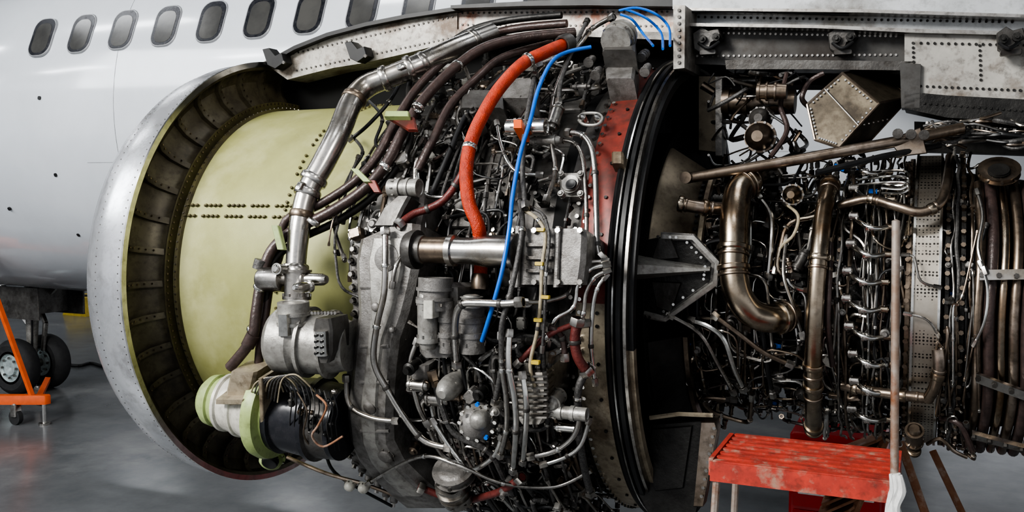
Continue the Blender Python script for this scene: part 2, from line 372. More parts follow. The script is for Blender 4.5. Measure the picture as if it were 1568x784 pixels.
# ================= inlet cowl =================
inl=empty('engine_inlet_cowl'); b=B('inlet_lip_and_skin',inl)
XB=-2.8
b.ring([(XB+.01,.945),(XB+.01,.962),(XB-.02,.962),(XB-.1,.957),(XB-.18,.935),(XB-.25,.895),(XB-.30,.84),(XB-.315,.79),(XB-.30,.75),(XB-.25,.725),(XB-.1,.715),(XB+.2,.715)],'cowl_skin',-180,180,128)
b.ring([(XB+.004,.968),(XB+.012,.968),(XB+.012,.945)],'steel_bright',-180,180,128)
b.ring([(XB+.01,.945),(XB+.0,.932),(XB-.035,.925),(XB-.06,.88),(XB-.05,.82),(XB-.015,.775),(XB-.0,.765),(XB+.045,.763),(XB+.05,.745)],'rib_brown',-180,180,128)
b.ring([(XB+.045,.745),(XB+.045,.785),(XB+.052,.785),(XB+.052,.74)],'green_dark',-180,180,128)
NR=38
for i in range(NR):
    a=2*pi*i/NR
    t=Vector((0,sin(a),cos(a)));rd=Vector((0,-cos(a),sin(a))); o=Vector((XB,0,AZ))
    vs=[];w=.0035
    pf=[(.766,.02),(.79,.0),(.83,-.028),(.88,-.036),(.915,-.02),(.93,.0),(.93,-.04),(.88,-.065),(.82,-.055),(.775,-.02)]
    for s in (-w,w): vs+=[o+rd*r+t*s+EX*x for r,x in pf]
    k=len(pf); b.add(vs,[tuple(range(k)),tuple(range(k,2*k))[::-1]]+[(j,(j+1)%k,k+(j+1)%k,k+j) for j in range(k)],'rib_brown')
    fv=[];ff=[]
    for r,x in pf[:6]:
        fv+=[o+rd*r+t*0+EX*(x+.001),o+rd*r+t*.022+EX*(x-.003)]
    for j in range(5): ff.append((2*j,2*j+1,2*j+3,2*j+2))
    b.add(fv,ff,'rib_brown')
    for r,x in ((.80,-.006),(.825,-.022),(.85,-.031),(.875,-.034),(.90,-.026)):
        b.bolt(o+rd*r+t*.012+EX*(x+.001),EX,.0035,.004,'steel_brown')
for i in range(190):
    a=2*pi*i/190
    for x,r in ((XB-.015,.9615),(XB-.15,.943)):
        nn=Vector((0,-cos(a),sin(a))); b.bolt(cyl(x,a,r-.002),nn,.0028,.003,'case_grey')
    p=cyl(XB+.052,a,.778); b.bolt(p,EX,.004,.005,'steel_brown')
b.done()
# ================= fan case + engine =================
eng=empty('jet_engine')
b=B('fan_case_green',eng)
XG=-1.80
b.ring([(XB+.0,.74),(XB+.06,.745),(XG,.75)],'green_primer',-180,180,128)
for x in (-2.24,-2.19):
    for i in range(150):
        a=2*pi*i/150
        if i%5!=4:
            p=cyl(x,a,.75); ex,t,n_=frame(p); b.bolt(p-n_*.001,n_,.006,.008,'green_dark')
for a in (.44,.38):
    for i in range(40):
        p=cyl(-2.72+i*.023,a+(.0),.75); ex,t,n_=frame(p)
        if i%5!=3: b.box(p-n_*.001,(ex+t*.4).normalized(),n_.cross((ex+t*.4).normalized()),n_,.015,.008,.009,'green_dark')
b.ring([(-2.74,.746),(-2.735,.756),(-2.72,.756),(-2.715,.746)],'green_dark',-180,180,128)
for i in range(160):
    a=2*pi*i/160; p=cyl(-2.728,a,.756); b.bolt(p,frame(p)[2],.004,.004)
for i in range(140):
    a=2*pi*i/140; p=cyl(-1.845,a,.765); b.bolt(p,frame(p)[2],.008,.014,'steel')
b.ring([(-1.88,.75),(-1.88,.766),(-1.80,.766),(-1.80,.75)],'cast_alu',-180,180,128)
b.done()

XF=C(945,400,.853).x
b=B('fan_frame_case',eng)
b.ring([(-1.80,.752),(-1.78,.765),(-1.68,.765),(-1.68,.79),(-1.62,.79),(-1.62,.765),(-1.35,.765),(-1.35,.80),(-1.31,.80),(-1.31,.77),(XF-.22,.775),(XF-.2,.81),(XF-.11,.83)],'case_grey')
for x,r in ((-1.65,.79),(-1.33,.80),(XF-.155,.82)):
    for i in range(120):
        p=cyl(x,2*pi*i/120,r); b.bolt(p,frame(p)[2],.008,.012,'steel')
for i in range(100):
    x=random.uniform(-1.75,XF-.25);a=random.uniform(-1.4,1.45); p=cyl(x,a,.768);ex,t,nn=frame(p)
    b.box(p-nn*.01,ex,t,nn,random.uniform(.05,.16),random.uniform(.04,.12),random.uniform(.015,.03),random.choice(('case_grey','case_dark','cast_alu')))
x0=XF
b.ring([(x0-.14,.80),(x0-.135,.835),(x0-.115,.842),(x0-.03,.850),(x0-.025,.83)],'red_paint',2,180,64)
b.ring([(x0-.14,.80),(x0-.135,.835),(x0-.115,.842),(x0-.03,.850),(x0-.025,.83)],'cream_metal',-180,2,64)
for i in range(130):
    a=2*pi*i/130; p=cyl(x0-.118,a,.842); b.bolt(p,frame(p)[2],.007,.01,'steel_bright')
    if i%3==0: p=cyl(x0-.06,a,.847); b.bolt(p,frame(p)[2],.006,.006,'case_dark')
b.ring([(x0-.028,.84),(x0-.03,.865),(x0-.02,.872),(x0-.012,.865),(x0-.01,.85)],'black',n=128)
b.ring([(x0-.010,.85),(x0-.008,.87),(x0-.002,.872),(x0-.0,.86)],'steel_bright',n=128)
b.ring([(x0,.85),(x0+.004,.865),(x0+.018,.865),(x0+.022,.84)],'black',n=128)
b.ring([(x0+.022,.84),(x0+.024,.855),(x0+.034,.855),(x0+.038,.82)],'steel',n=128)
b.ring([(x0+.034,.83),(x0+.05,.83),(x0+.05,.80),(x0+.03,.79)],'cream_metal',-180,-8,n=64)
b.ring([(x0+.034,.83),(x0+.05,.83),(x0+.05,.80),(x0+.03,.79)],'black',-8,180,n=64)
b.ring([(x0+.05,.80),(x0-.25,.79),(x0-.25,.55)],'void_shade',n=96)  # duct recess coloured near-black, its shade is painted in
b.ring([(x0-.25,.60),(x0+.02,.60)],'case_dark',n=96)
for i in range(40):
    a=2*pi*i/40; t=Vector((0,sin(a),cos(a)))
    p=cyl(x0-.24,a,.60);q=cyl(x0-.24,a,.79); e=EX*.15+t*.05
    b.add([p,q,q+e,p+e],[(0,1,2,3)],'case_dark')
b.ring([(x0+.0,.585),(x0+.012,.60),(x0+.03,.60),(x0+.16,.50),(x0+.165,.48)],'tan_plate',18,62,24)
b.ring([(x0+.0,.585),(x0+.012,.60),(x0+.03,.60),(x0+.13,.52),(x0+.135,.48)],'case_dark',-75,-12,24)
b.ring([(x0+.16,.48),(x0+.16,.51),(x0+.175,.51),(x0+.175,.48)],'cream_metal',16,64,24)
b.ring([(x0+.13,.50),(x0+.13,.53),(x0+.145,.53),(x0+.145,.50)],'steel_brown',-77,-12,24)
for i in range(14):
    p=cyl(x0+.15,radians(20+3*i),.51); b.bolt(p,frame(p)[2],.007,.01,'case_dark')
b.ring([(x0+.02,.62),(x0+.02,.34)],'void_shade',n=64)  # near-black disc, painted darkness inside the flange
def plate(b,pts,y,th,m,bev=.004):
    q=[P(u,v,y) for u,v in pts]; o=q[0]; poly=[((p-o).x,(p-o).z) for p in q]
    b.prism(Vector((o.x,y,o.z)),EX,EZ,-EY,poly,th,m,bev)
plate(b,[(985,640),(1085,632),(1102,650),(1078,770),(1010,775),(980,720)],-.45,.12,'case_dark')
plate(b,[(1080,640),(1100,640),(1104,652),(1082,768),(1068,768)],-.52,.06,'steel_brown')
plate(b,[(1000,655),(1062,650),(1048,745),(1005,750),(995,700)],-.56,.02,'case_dark')
b.tube([P(995,640,-.6),P(1040,634,-.6),P(1092,636,-.6)],.008,'cream_metal',6,smooth=False)
for i in range(9):
    p=P(1094-i*2.4,655+i*13,-.58); b.bolt(p,-EY,.006,.008,'steel')
b.done()
b=B('bifurcation_bracket',eng)
hx=[(968,372),(1015,362),(1062,364),(1098,402),(1094,434),(1018,488),(985,480),(968,450)]
plate(b,hx,-.55,.03,'case_dark')
q=[P(u,v,-.60) for u,v in hx[1:7]]
b.tube(q,.010,'cast_light',4,smooth=False); b.tube([p+Vector((-.012,.03,0)) for p in q],.018,'cast_alu',4,smooth=False)
for a_,c_ in ((0,1),(1,2),(2,3),(3,4),(4,5)):
    for k in range(1,5):
        p=q[a_].lerp(q[c_],k/5)+Vector((-.035,0,0)); b.bolt(p,-EY,.005,.008,'steel_bright')
w0=P(968,410,-.62);w1=P(1088,412,-.60);h=px(19,w0)
b.add([w0+EZ*h,w0-EZ*h,w1-EZ*.008,w1+EZ*.008,w0+EZ*h*.45-EY*.07,w0-EZ*h*.45-EY*.07,w1-EY*.012,w1-EY*.012-EZ*.004,w0+EZ*h+EY*.05,w0-EZ*h+EY*.05,w1+EY*.04],
 [(0,4,6,3),(4,5,7,6),(5,1,2,7),(0,1,5,4),(3,6,7,2),(0,3,10,8),(1,9,10,2)],'cast_light')
plate(b,[(1010,365),(1030,365),(1042,395),(1000,398)],-.57,.02,'case_grey'); plate(b,[(1000,430),(1045,432),(1030,478),(1008,470)],-.57,.02,'case_grey')
b.done()

# ---- gearbox
b=B('accessory_gearbox',eng)
gr=[(342,600,640),(365,548,640),(400,541,640),(440,543,632),(480,545,622),(520,540,608),(560,536,603),(600,532,600),(640,528,598),(680,532,600),(710,545,615),(735,565,640),(760,592,668),(778,615,690)]
b.rows(gr,.76,.99,'cast_alu',9)
b.rows([(v,l-5,r+5) for v,l,r in gr],.84,.875,'cast_alu',2)
b.rows([(v,l+20,r-20) for v,l,r in gr[1:-1]],.97,.997,'cast_light',5)
for i in range(len(gr)-1):
    for k in range(2):
        t=k/2; v=gr[i][0]*(1-t)+gr[i+1][0]*t; l=gr[i][1]*(1-t)+gr[i+1][1]*t; r=gr[i][2]*(1-t)+gr[i+1][2]*t
        for u in (l-1,r+1):
            p=C(u,v,.877);nn=frame(p)[2]; b.bolt(p,nn,.009,.02,'steel'); b.lathe(p-nn*.05,nn,[(0,.018),(.05,.017),(.055,.012)],'cast_alu',10)
for u,v,R in ((592,395,26),(575,470,9),(566,625,13),(590,700,15),(600,505,6)):
    b.can(u,v,.995,'n',8,R,'cast_alu',1)
for v in (440,530,585,660):
    l=C(552,v,.99);rr=C(596,v,.99); b.seg(l,rr,.006,'cast_alu',6)
b.rows([(282,598,640),(300,592,648),(330,585,645),(350,582,640)],.80,.93,'cast_alu',5)
b.can(620,288,.97,'x',52,16,'cast_light',2); b.can(610,320,.95,'n',20,14,'case_grey',1)
b.can(575,345,.95,'n',24,9,'case_grey',0)
b.rows([(300,606,628),(318,585,618),(345,570,605)],.9,1.0,'case_grey',4)
b.done()
b=B('gearbox_drive_shaft',eng)
p0=C(625,382,1.03);p1=C(786,386,1.03)
b.lathe2(p0,p1,[(0,0),(0,26),(.05,30),(.1,30),(.1,22),(.16,22),(.17,20),(.40,20),(.41,24),(.46,24),(.47,20),(.62,20),(.78,24),(.98,24),(1,28),(1.04,28),(1.04,0)],
 ['case_grey','case_grey','case_grey','case_grey','case_grey','steel_brown','steel_brown','steel','steel','steel','duct_steel','duct_steel','duct_steel','steel','steel','steel'])
b.rows([(350,785,895),(362,780,897),(400,778,895),(436,778,890)],.80,1.03,'cast_alu',7)
b.rows([(346,788,800),(440,782,794)],.9,1.045,'cast_alu',2); b.rows([(346,850,858),(440,846,854)],.9,1.045,'cast_alu',2)
for u in (786,820,856,890):
    for v in (354,432): p=C(u,v,1.03); b.bolt(p,frame(p)[2],.009,.015)
for v in (372,392,412): b.rows([(v,805,845),(v+5,805,845)],1.0,1.045,'cast_alu',1)
b.done()

# ---- starter + bleed valve
b=B('air_starter',eng)
p0=C(418,518,1.02);p1=C(538,530,.98)
b.lathe2(p0,p1,[(0,0),(0,30),(.03,42),(.1,50),(.35,51),(.4,46),(.45,46),(.46,54),(.5,54),(.5,48),(.72,46),(.74,52),(.78,52),(.8,44),(.95,38),(1,38),(1,0)],'cast_light',40)
b.can(450,487,1.05,'v',50,27,'cast_light',2)
b.rows([(488,482,505),(505,478,508),(540,482,508),(556,488,503)],1.0,1.10,'case_grey',3)
b.rows([(508,480,497),(546,482,499)],1.08,1.115,'steel_bright',2)
for k in range(4):
    for e in (484,493): p=C(e,514+k*9,1.117); b.bolt(p,frame(p)[2],.005,.006,'black')
b.rows([(482,425,438),(515,426,440)],1.0,1.12,'steel_bright',1)
for k in range(8):
    p=C(483+k*5,478,1.06); b.bolt(p,frame(p)[2],.006,.02)
p0=C(400,428,.97);p1=C(500,428,.97)
b.lathe2(p0,p1,[(0,0),(0,17),(.03,19),(.35,19),(.36,10),(.55,10),(.6,14),(.7,14),(.72,10),(.95,9),(1,6),(1,0)],'steel',24)
b.can(455,435,.97,'v',62,22,'steel',0); b.can(430,412,1.02,'n',30,9,'steel_bright',0); b.can(462,440,1.05,'n',40,10,'steel_bright',1)
b.done()
b=B('bleed_air_duct',eng)
D=[(755,50,1.02),(700,72,1.0),(640,100,.99),(595,118,.98),(560,133,.97),(537,160,.96),(518,205,.95),(495,250,.94),(473,290,.94),(461,335,.94),(455,380,.94),(452,425,.95)]
q=[C(*p) for p in D]; k=[px(w/2,p) for w,p in zip([30,32,34,34,36,36,36,36,35,34,32,30],q)]
Q,T=b.tube(q,k,'duct_steel',28,seg=8)
for i,f,m in ((15,1.06,'steel'),(18,1.16,'duct_steel'),(25,1.12,'duct_steel'),(38,1.03,'steel_brown'),(61,1.14,'duct_steel'),(65,1.14,'duct_steel'),(71,1.03,'steel_brown'),(85,1.18,'steel'),(5,1.08,'steel')):
    b.band(Q[i],T[i],k[min(i//8,11)]*f,.026,m,28)
for i in (18,63):
    b.box(Q[i]-EY*k[5]*1.15,T[i],T[i].cross(EY).normalized(),-EY,.03,.02,.02,'steel_bright')
b.done()

# ---- generator
b=B('integrated_drive_generator',eng)
p0=C(316,610,1.0);p1=C(530,648,.98)
pr=[(0,0),(0,18),(.012,30),(.05,38),(.10,40),(.11,37),(.15,40),(.16,44),(.18,44),(.19,41),(.27,45),(.28,48),(.30,48),(.31,46),(.42,52),(.43,58),(.455,70),(.49,72),(.53,70),(.545,58),(.56,58),(.60,60),(.61,55),(.8,58),(.81,62),(.84,62),(.85,56),(.97,54),(1,54),(1,0)]
ms=['green_light']*6+['white_part']*8+['green_light']*6+['black_gloss']*5+['case_grey']*2+['black_gloss']*2
b.lathe2(p0,p1,pr,ms,40)
b.rows([(570,352,392),(600,345,385),(636,340,378)],.98,1.085,'cream_metal',4)
b.rows([(580,395,401),(650,398,404)],1.0,1.12,'cream_metal',1)
b.rows([(612,330,372),(619,330,372)],1.0,1.115,'cream_metal',1)
b.can(414,706,1.02,(.2,0,1),20,21,'green_light',1); b.can(414,706,1.045,(.2,0,1),12,13,'black',2)
for i in range(9):
    b.pt([(385+i*5,600+i*2,1.09),(392+i*5,586-i*.6,1.11),(410+i*5,578-i*.6,1.11),(426+i*5,583,1.10),(434+i*6,600,1.08)],2.6,'wire_cream' if i%4==0 else 'wire_grey',7)
for i in range(11):
    b.pt([(440+i*7,582+i*2,1.09),(447+i*7,610+i*2,1.11),(444+i*7,650,1.11),(450+i*7,690,1.09)],random.choice((1.8,2.6)),random.choice(('wire_grey','black','black','black')),6)
b.pt([(485,605,1.11),(500,622,1.14),(488,650,1.14),(478,668,1.14),(495,684,1.13),(525,668,1.10)],3.6,'rust',7)
b.pt([(455,600,1.11),(470,630,1.13),(465,665,1.13),(480,690,1.10)],3,'steel_brown',6)
for i in range(24): b.can(random.uniform(440,522),random.uniform(596,692),1.095,random.choice('xnv'),random.uniform(8,16),random.uniform(3,6),random.choice(('steel','black','black','case_grey','steel_brown')),0,n=12)
for u in (535,556): b.can(u,745+(u-535)*.15,1.0,'n',14,10,'white_part',1)
b.pt([(440,700,.95),(500,725,.98),(560,742,.98),(620,765,.98)],6,'steel_brown'); b.pt([(500,700,.9),(520,730,.95),(600,775,.95)],5,'black')
b.done()

# ---- brown harness tubes
b=B('harness_conduits',eng)
A=[(880,50,.98),(800,58,1.0),(740,74,1.0),(695,105,.98),(650,150,.96),(618,200,.94),(592,250,.92),(555,292,.92),(500,328,.92),(450,352,.93),(415,385,.95),(400,430,.97),(392,480,1.0),(385,520,1.02),(352,563,1.04)]
b.pt(A,17,'rubber_brown',12)
b.pt([(u-12,v-14,r-.01) for u,v,r in A[:-5]]+[(u+14,v+2,r-.04) for u,v,r in A[-5:-1]]+[(395,572,1.0)],14,'rubber_brown',12)
b.pt([(u-20,v-27,r-.03) if v<160 else (u+10,v+14,r-.04) for u,v,r in A[:-5]]+[(420,400,.93),(408,460,.95),(405,520,.97),(425,565,1.0)],12,'case_dark',12)
b.pt([(845,66,.96),(770,88,.95),(730,120,.94),(690,160,.93),(665,210,.92),(640,260,.9)],13,'rubber_brown',12)
b.pt([(860,75,.95),(790,100,.93),(750,135,.92),(715,175,.91),(690,230,.9),(660,300,.9)],9,'black',10)
for u,v in ((700,102),(640,165),(590,255),(480,340),(398,440),(388,505)):
    p=C(u,v,.98);  b.band(p,(C(u-10,v+14,.98)-p).normalized(),px(10,p),.014,'steel_bright',16)
b.pt([(396,412,.97),(400,398,.97)],20,'wire_grey',12)
b.pt([(388,512,1.02),(379,530,1.03)],21,'rubber_brown',12)
b.done()
b=B('red_hose',eng)
H=[(868,66,1.0),(835,80,1.02),(800,98,1.03),(765,135,1.03),(740,175,1.03),(722,215,1.03),(714,260,1.03),(718,310,1.02),(733,350,1.0),(736,400,.93),(735,432,.93)]
Q,T=b.pt(H,21,'red_hose',16,seg=8)
for i in (14,42,66): b.band(Q[i],T[i],px(11.5,Q[i]),.016,'steel_bright',16)
b.band(Q[-1],T[-1],px(13,Q[-1]),.05,'steel_brown',16); b.band(Q[1],T[1],px(14,Q[1]),.05,'case_grey',16)
b.done()
b=B('blue_hose',eng)
b.pt([(905,72,1.02),(868,80,1.03),(845,95,1.05),(825,135,1.06),(812,185,1.06),(797,235,1.06),(785,300,1.07),(780,350,1.09),(770,410,1.10),(757,460,1.1),(745,500,1.08),(738,522,1.06)],7,'blue',10)
for l in ([(948,16,.98),(975,12,.98),(1005,22,.98),(1024,42,.98),(1026,70,.98)],[(950,22,.96),(968,30,.97),(985,52,.97),(1000,70,.96)],[(958,14,.97),(990,28,.97),(1012,50,.97),(1015,75,.96)]): b.pt(l,4,'blue',8)
b.done()

# ---- accessories on fan case
b=B('fuel_and_oil_accessories',eng)
b.rows([(432,642,690),(440,636,698),(500,636,700),(540,640,698),(548,646,690)],.8,1.04,'cast_alu',6)
b.can(667,450,1.04,'v',50,30,'cast_alu',2); b.can(655,490,1.06,'v',90,18,'cast_light',0); b.can(684,500,1.04,'v',80,14,'cast_alu',2)
b.can(722,500,1.02,'v',80,23,'cast_alu',2); b.can(722,462,1.05,'v',22,18,'cast_light',0)
b.rows([(460,648,662),(488,648,662)],1.05,1.105,'white_part',1)
b.can(690,592,1.02,'n',60,22,'cast_light',1); b.can(670,610,1.0,'x',40,14,'steel',0)
p=b.can(732,645,1.04,'n',60,34,'cast_alu',1); b.can(734,643,1.08,'n',30,18,'cast_light',1); b.can(762,625,1.06,'n',30,8,'cast_light',0)
for k in range(12):
    a=k*pi/6; p=C(732+27*cos(a),645+27*sin(a),1.09); b.bolt(p,frame(p)[2],.007,.01,'blue' if k in(2,9) else 'steel_bright')
b.rows([(570,790,835),(590,786,838),(640,788,836),(650,795,830)],.85,1.05,'steel',5)
for v in range(575,645,9): b.rows([(v,786,838),(v+3,786,838)],1.0,1.062,'steel',1)
b.can(868,632,1.02,'x',66,12,'cast_light',2); b.can(868,655,1.0,'x',40,8,'steel_bright',0); b.can(850,612,1.0,'n',40,14,'cast_light',0)
b.rows([(560,622,655),(600,620,652)],.9,1.03,'cast_alu',4)
b.can(640,590,1.05,'x',36,10,'steel',0)
b.can(696,750,1.02,'v',44,28,'steel',2); b.can(696,722,1.0,'v',20,34,'cast_alu',0)
b.can(807,195,.98,'x',64,15,'steel_bright',2); p=C(792,188,1.02); b.rows([(183,786,799),(196,786,799)],.97,1.045,'orange',1)
b.can(850,180,.95,'v',50,11,'steel',0); b.can(835,215,.93,'x',50,9,'cast_light',0)
b.rows([(138,705,768),(165,703,770)],.8,.93,'case_grey',4); b.rows([(120,760,820),(150,758,818)],.8,.92,'cast_alu',4)
for (u,v) in ((860,268),(890,268),(860,298),(890,298)): b.can(u,v,.90,'n',16,5,'cast_light',0,n=12)
b.rows([(265,857,893),(301,857,893)],.82,.865,'cast_light',3); b.can(875,283,.88,'n',16,15,'cast_light',2); b.can(875,283,.895,'n',8,9,'black',2)
b.pt([(885,180,.9),(895,174,.9),(915,174,.9),(922,182,.9),(914,191,.9),(895,191,.9),(886,184,.9)],5,'cast_light',8)
for u,v in ((893,182),(915,182)): b.can(u,v,.9,'n',18,7,'steel_bright',1)
b.rows([(170,590,625),(178,588,625)],1.0,1.02,'green_light',1); b.rows([(179,592,634),(198,624,638)],.985,1.0,'red_paint',2)
b.rows([(258,536,548),(278,556,568)],.99,1.01,'green_light',1); b.rows([(276,560,574),(294,572,582)],.985,1.0,'red_paint',1)
b.rows([(345,415,425),(382,424,434)],.98,1.0,'green_light',1)
b.rows([(232,936,954),(250,936,954)],.85,.90,'cream_metal',3)
b.can(948,58,1.0,'v',40,26,'cast_light',2); b.rows([(48,922,972),(76,922,972)],.9,.99,'case_grey',4); b.rows([(88,925,975),(120,928,970)],.8,.93,'cast_alu',4)
b.rows([(42,928,966),(50,928,966)],.95,1.02,'steel_bright',2)
for u in (930,948,966): b.can(u,80,.96,'v',20,6,'steel',0,n=12)
for u,v in ((985,85),(990,105),(915,110),(905,92)): b.can(u,v,.92,random.choice('xvn'),28,8,'cast_alu',random.randrange(3),n=14)
for i in range(190):
    greeble(b,random.uniform(-1.8,XF-.2),random.uniform(-1.5,1.5),random.uniform(.77,.9),random.uniform(.02,.05))
for i in range(110):
    greeble(b,random.uniform(-1.55,XF-.17),random.uniform(-1.35,-.15),random.uniform(.86,1.0),random.uniform(.02,.05))
b.done()

b=B('fan_case_tubing',eng)
tb=[([(590,350,1.02),(590,400,1.03),(588,450,1.03),(577,500,1.03),(573,555,1.03),(595,600,1.03),(620,640,1.03),(650,675,1.04),(690,686,1.04)],10,'duct_steel'),
 ([(798,463,1.12),(770,465,1.12),(735,464,1.12),(708,466,1.12),(698,485,1.1),(697,520,1.08),(700,560,1.05)],12,'duct_steel'),
 ([(868,203,.93),(890,206,.94),(905,225,.94),(911,265,.93),(913,320,.93),(915,380,.93),(922,395,.93)],9,'duct_steel'),
 ([(855,215,.9),(880,220,.9),(893,250,.9),(898,330,.9),(896,390,.9)],7,'steel'),
 ([(780,505,1.08),(779,560,1.1),(788,610,1.1),(790,660,1.1),(785,725,1.06)],10,'steel_bright'),
 ([(768,510,1.06),(768,560,1.08),(775,610,1.08),(775,660,1.08),(765,700,1.06)],9,'steel'),
 ([(800,570,1.08),(806,620,1.1),(804,670,1.09),(800,710,1.06)],9,'steel_bright'),
 ([(932,405,.96),(905,412,.97),(885,435,.98),(878,470,.98),(850,490,1.0),(838,530,1.0)],7,'steel_bright'),
 ([(932,414,.96),(910,425,.97),(897,450,.97),(893,480,.97),(880,520,.98),(850,540,1.0)],7,'steel'),
 ([(928,422,.95),(915,440,.96),(908,470,.96),(905,530,.96),(912,590,.95)],7,'steel_bright'),
 ([(930,400,.95),(900,403,.96),(878,420,.97),(868,450,1.0),(830,462,1.05),(800,462,1.08)],7,'steel'),
 ([(715,250,.98),(700,280,.97),(680,306,.96),(655,320,.96),(632,328,.97),(610,345,1.0)],12,'maroon'),
 ([(885,490,1.0),(880,520,1.0),(885,548,1.0),(900,570,.98)],16,'maroon'),
 ([(790,560,1.05),(830,520,1.04),(870,500,1.0),(900,495,.97)],9,'maroon'),
 ([(865,550,1.0),(862,520,1.0),(850,505,1.02),(835,500,1.02)],10,'rubber_brown'),
 ([(795,300,1.0),(800,345,1.05),(792,400,1.08),(780,455,1.1),(768,500,1.1),(768,560,1.08),(757,620,1.06)],9,'wire_grey'),
 ([(820,110,.98),(805,190,1.0),(800,260,1.02),(805,320,1.05)],8,'wire_grey'),
 ([(800,320,1.02),(822,335,1.05),(835,360,1.06),(830,410,1.06),(828,460,1.06),(822,510,1.06),(812,560,1.06),(822,600,1.05)],6,'wire_cream'),
 ([(812,318,1.02),(832,330,1.05),(841,365,1.06),(836,420,1.06),(834,480,1.06),(830,540,1.05)],5,'wire_grey'),
 ([(650,350,.9),(610,400,1.01),(600,440,1.02)],6,'steel'),
 ([(560,742,1.0),(640,700,1.05),(700,712,1.08),(770,740,1.06),(850,745,1.0),(905,720,.95)],6,'steel'),
 ([(640,745,1.0),(700,765,1.0),(760,755,1.04),(800,730,1.04)],12,'maroon'),
 ([(810,700,1.05),(850,690,1.03),(880,665,1.02),(888,630,1.0)],9,'duct_steel'),
 ([(830,712,1.05),(865,700,1.03),(890,680,1.02),(903,640,1.0)],7,'steel_bright'),
 ([(660,640,1.02),(700,700,1.05),(720,720,1.05),(755,700,1.06),(770,665,1.06)],8,'steel_bright'),
 ([(640,520,1.0),(628,560,1.02),(640,620,1.03),(655,650,1.03)],8,'steel'),
 ([(700,80,.96),(720,130,.93),(700,180,.9),(720,230,.88)],6,'steel'),
 ([(528,400,.93),(512,340,.85),(540,300,.85),(590,280,.88)],6,'steel'),
 ([(700,300,.9),(655,300,.9),(640,270,.9),(650,230,.88),(690,215,.88)],7,'steel_bright'),
 ([(530,575,1.0),(535,620,1.02),(570,640,1.03),(610,645,1.03)],8,'duct_steel'),
 ([(905,560,.95),(885,600,.98),(890,690,.98),(905,760,.95)],12,'wire_grey'),
 ([(760,185,.95),(770,230,.95),(790,262,.95),(830,268,.93)],6,'steel_bright'),
 ([(870,90,.95),(850,140,.93),(842,200,.93),(850,260,.92),(835,310,.95)],7,'steel'),
 ([(900,30,1.0),(880,70,.97),(860,120,.95),(855,160,.93)],7,'wire_grey'),
 ([(940,25,1.0),(905,45,1.0),(880,75,.97),(820,100,.95)],8,'steel'),
 ([(560,150,.86),(585,180,.88),(575,220,.88),(600,235,.88)],5,'black'),
 ([(530,200,.82),(555,230,.85),(540,260,.85),(520,300,.86)],5,'wire_grey'),
 ([(620,110,.92),(600,150,.9),(565,190,.87),(535,215,.84)],6,'black'),
]
for pts,w,m in tb:
    Q,T=b.pt(pts,w,m,10,seg=7); r=px(w/2,Q[0])
    for e in (1,-2): b.band(Q[e],T[e],r*1.5,.025,'steel',6)
    for i in range(8,len(Q)-6,13): b.band(Q[i],T[i],r*1.2,.012,random.choice(('steel_bright','case_grey')),10)
for u,v in ((828,352),(826,404),(824,490),(835,455),(820,555)):
    p=C(u,v,1.065);ex,t,nn=frame(p); b.box(p-nn*.008,ex,t,nn,.026,.011,.014,'yellow')
TM=('steel','steel','steel_bright','steel','wire_grey','black','steel_brown','black','rubber_brown','wire_grey','case_grey')
for i in range(85):
    route(b,-1.75,XF-.18,-1.5,1.45,random.uniform(.80,.88),random.choice((.0035,.0045,.006,.008)),random.choice(TM),random.randint(3,6))
for i in range(95):
    route(b,-1.5,XF-.18,-1.35,-.1,random.uniform(.88,1.01),random.choice((.004,.005,.0065,.008,.011)),random.choice(TM),random.randint(3,6),lx=.2,la=.35)
for i in range(50):
    route(b,-1.9,-1.25,.0,1.3,random.uniform(.79,.9),random.choice((.003,.005,.008)),random.choice(TM),random.randint(3,5))
b.done()

# ================= core =================
b=B('engine_core_case',eng)
def X(u,r=.45): return C(u,430,r).x
b.ring([(XF+.02,.36),(X(1180),.34),(X(1190),.39),(X(1200),.39),(X(1205),.36),(X(1270),.36),(X(1278),.43),(X(1288),.43),(X(1292),.40),(X(1385),.42)],'case_dark')
b.ring([(X(1385),.40),(X(1387),.475),(X(1394),.475),(X(1395),.46)],'steel_brown')
b.ring([(X(1394,.5),.49),(X(1396,.5),.50),(X(1440,.5),.50),(X(1443,.5),.49)],'perforated')
b.ring([(X(1396,.5),.50),(X(1396,.5),.507),(X(1400,.5),.507),(X(1400,.5),.50)],'steel_bright'); b.ring([(X(1437,.5),.50),(X(1437,.5),.507),(X(1441,.5),.507),(X(1441,.5),.50)],'steel_bright')
b.ring([(X(1446),.42),(X(1447),.49),(X(1453),.49),(X(1456),.44),(X(1468),.44),(X(1470),.50),(X(1477),.50),(X(1480),.44),(X(1640),.40),(X(1760),.36)],'case_dark')
for u,r in ((1389,.475),(1450,.49),(1473,.50),(1283,.43),(1195,.39)):
    for i in range(72):
        p=cyl(X(u),2*pi*i/72,r); nn=frame(p)[2]; b.bolt(p,nn,.008,.014,'steel_brown')
for i,u in enumerate((1500,1519,1538,1558,1578,1600,1622)):
    x=X(u,.52); w=(.015,.017,.013)[i%3]
    b.tube([cyl(x+.004*sin(j),radians(-100+j*9),.50) for j in range(18)],w,('steel_brown','rubber_brown','heat_steel')[i%3],12,smooth=True,seg=3)
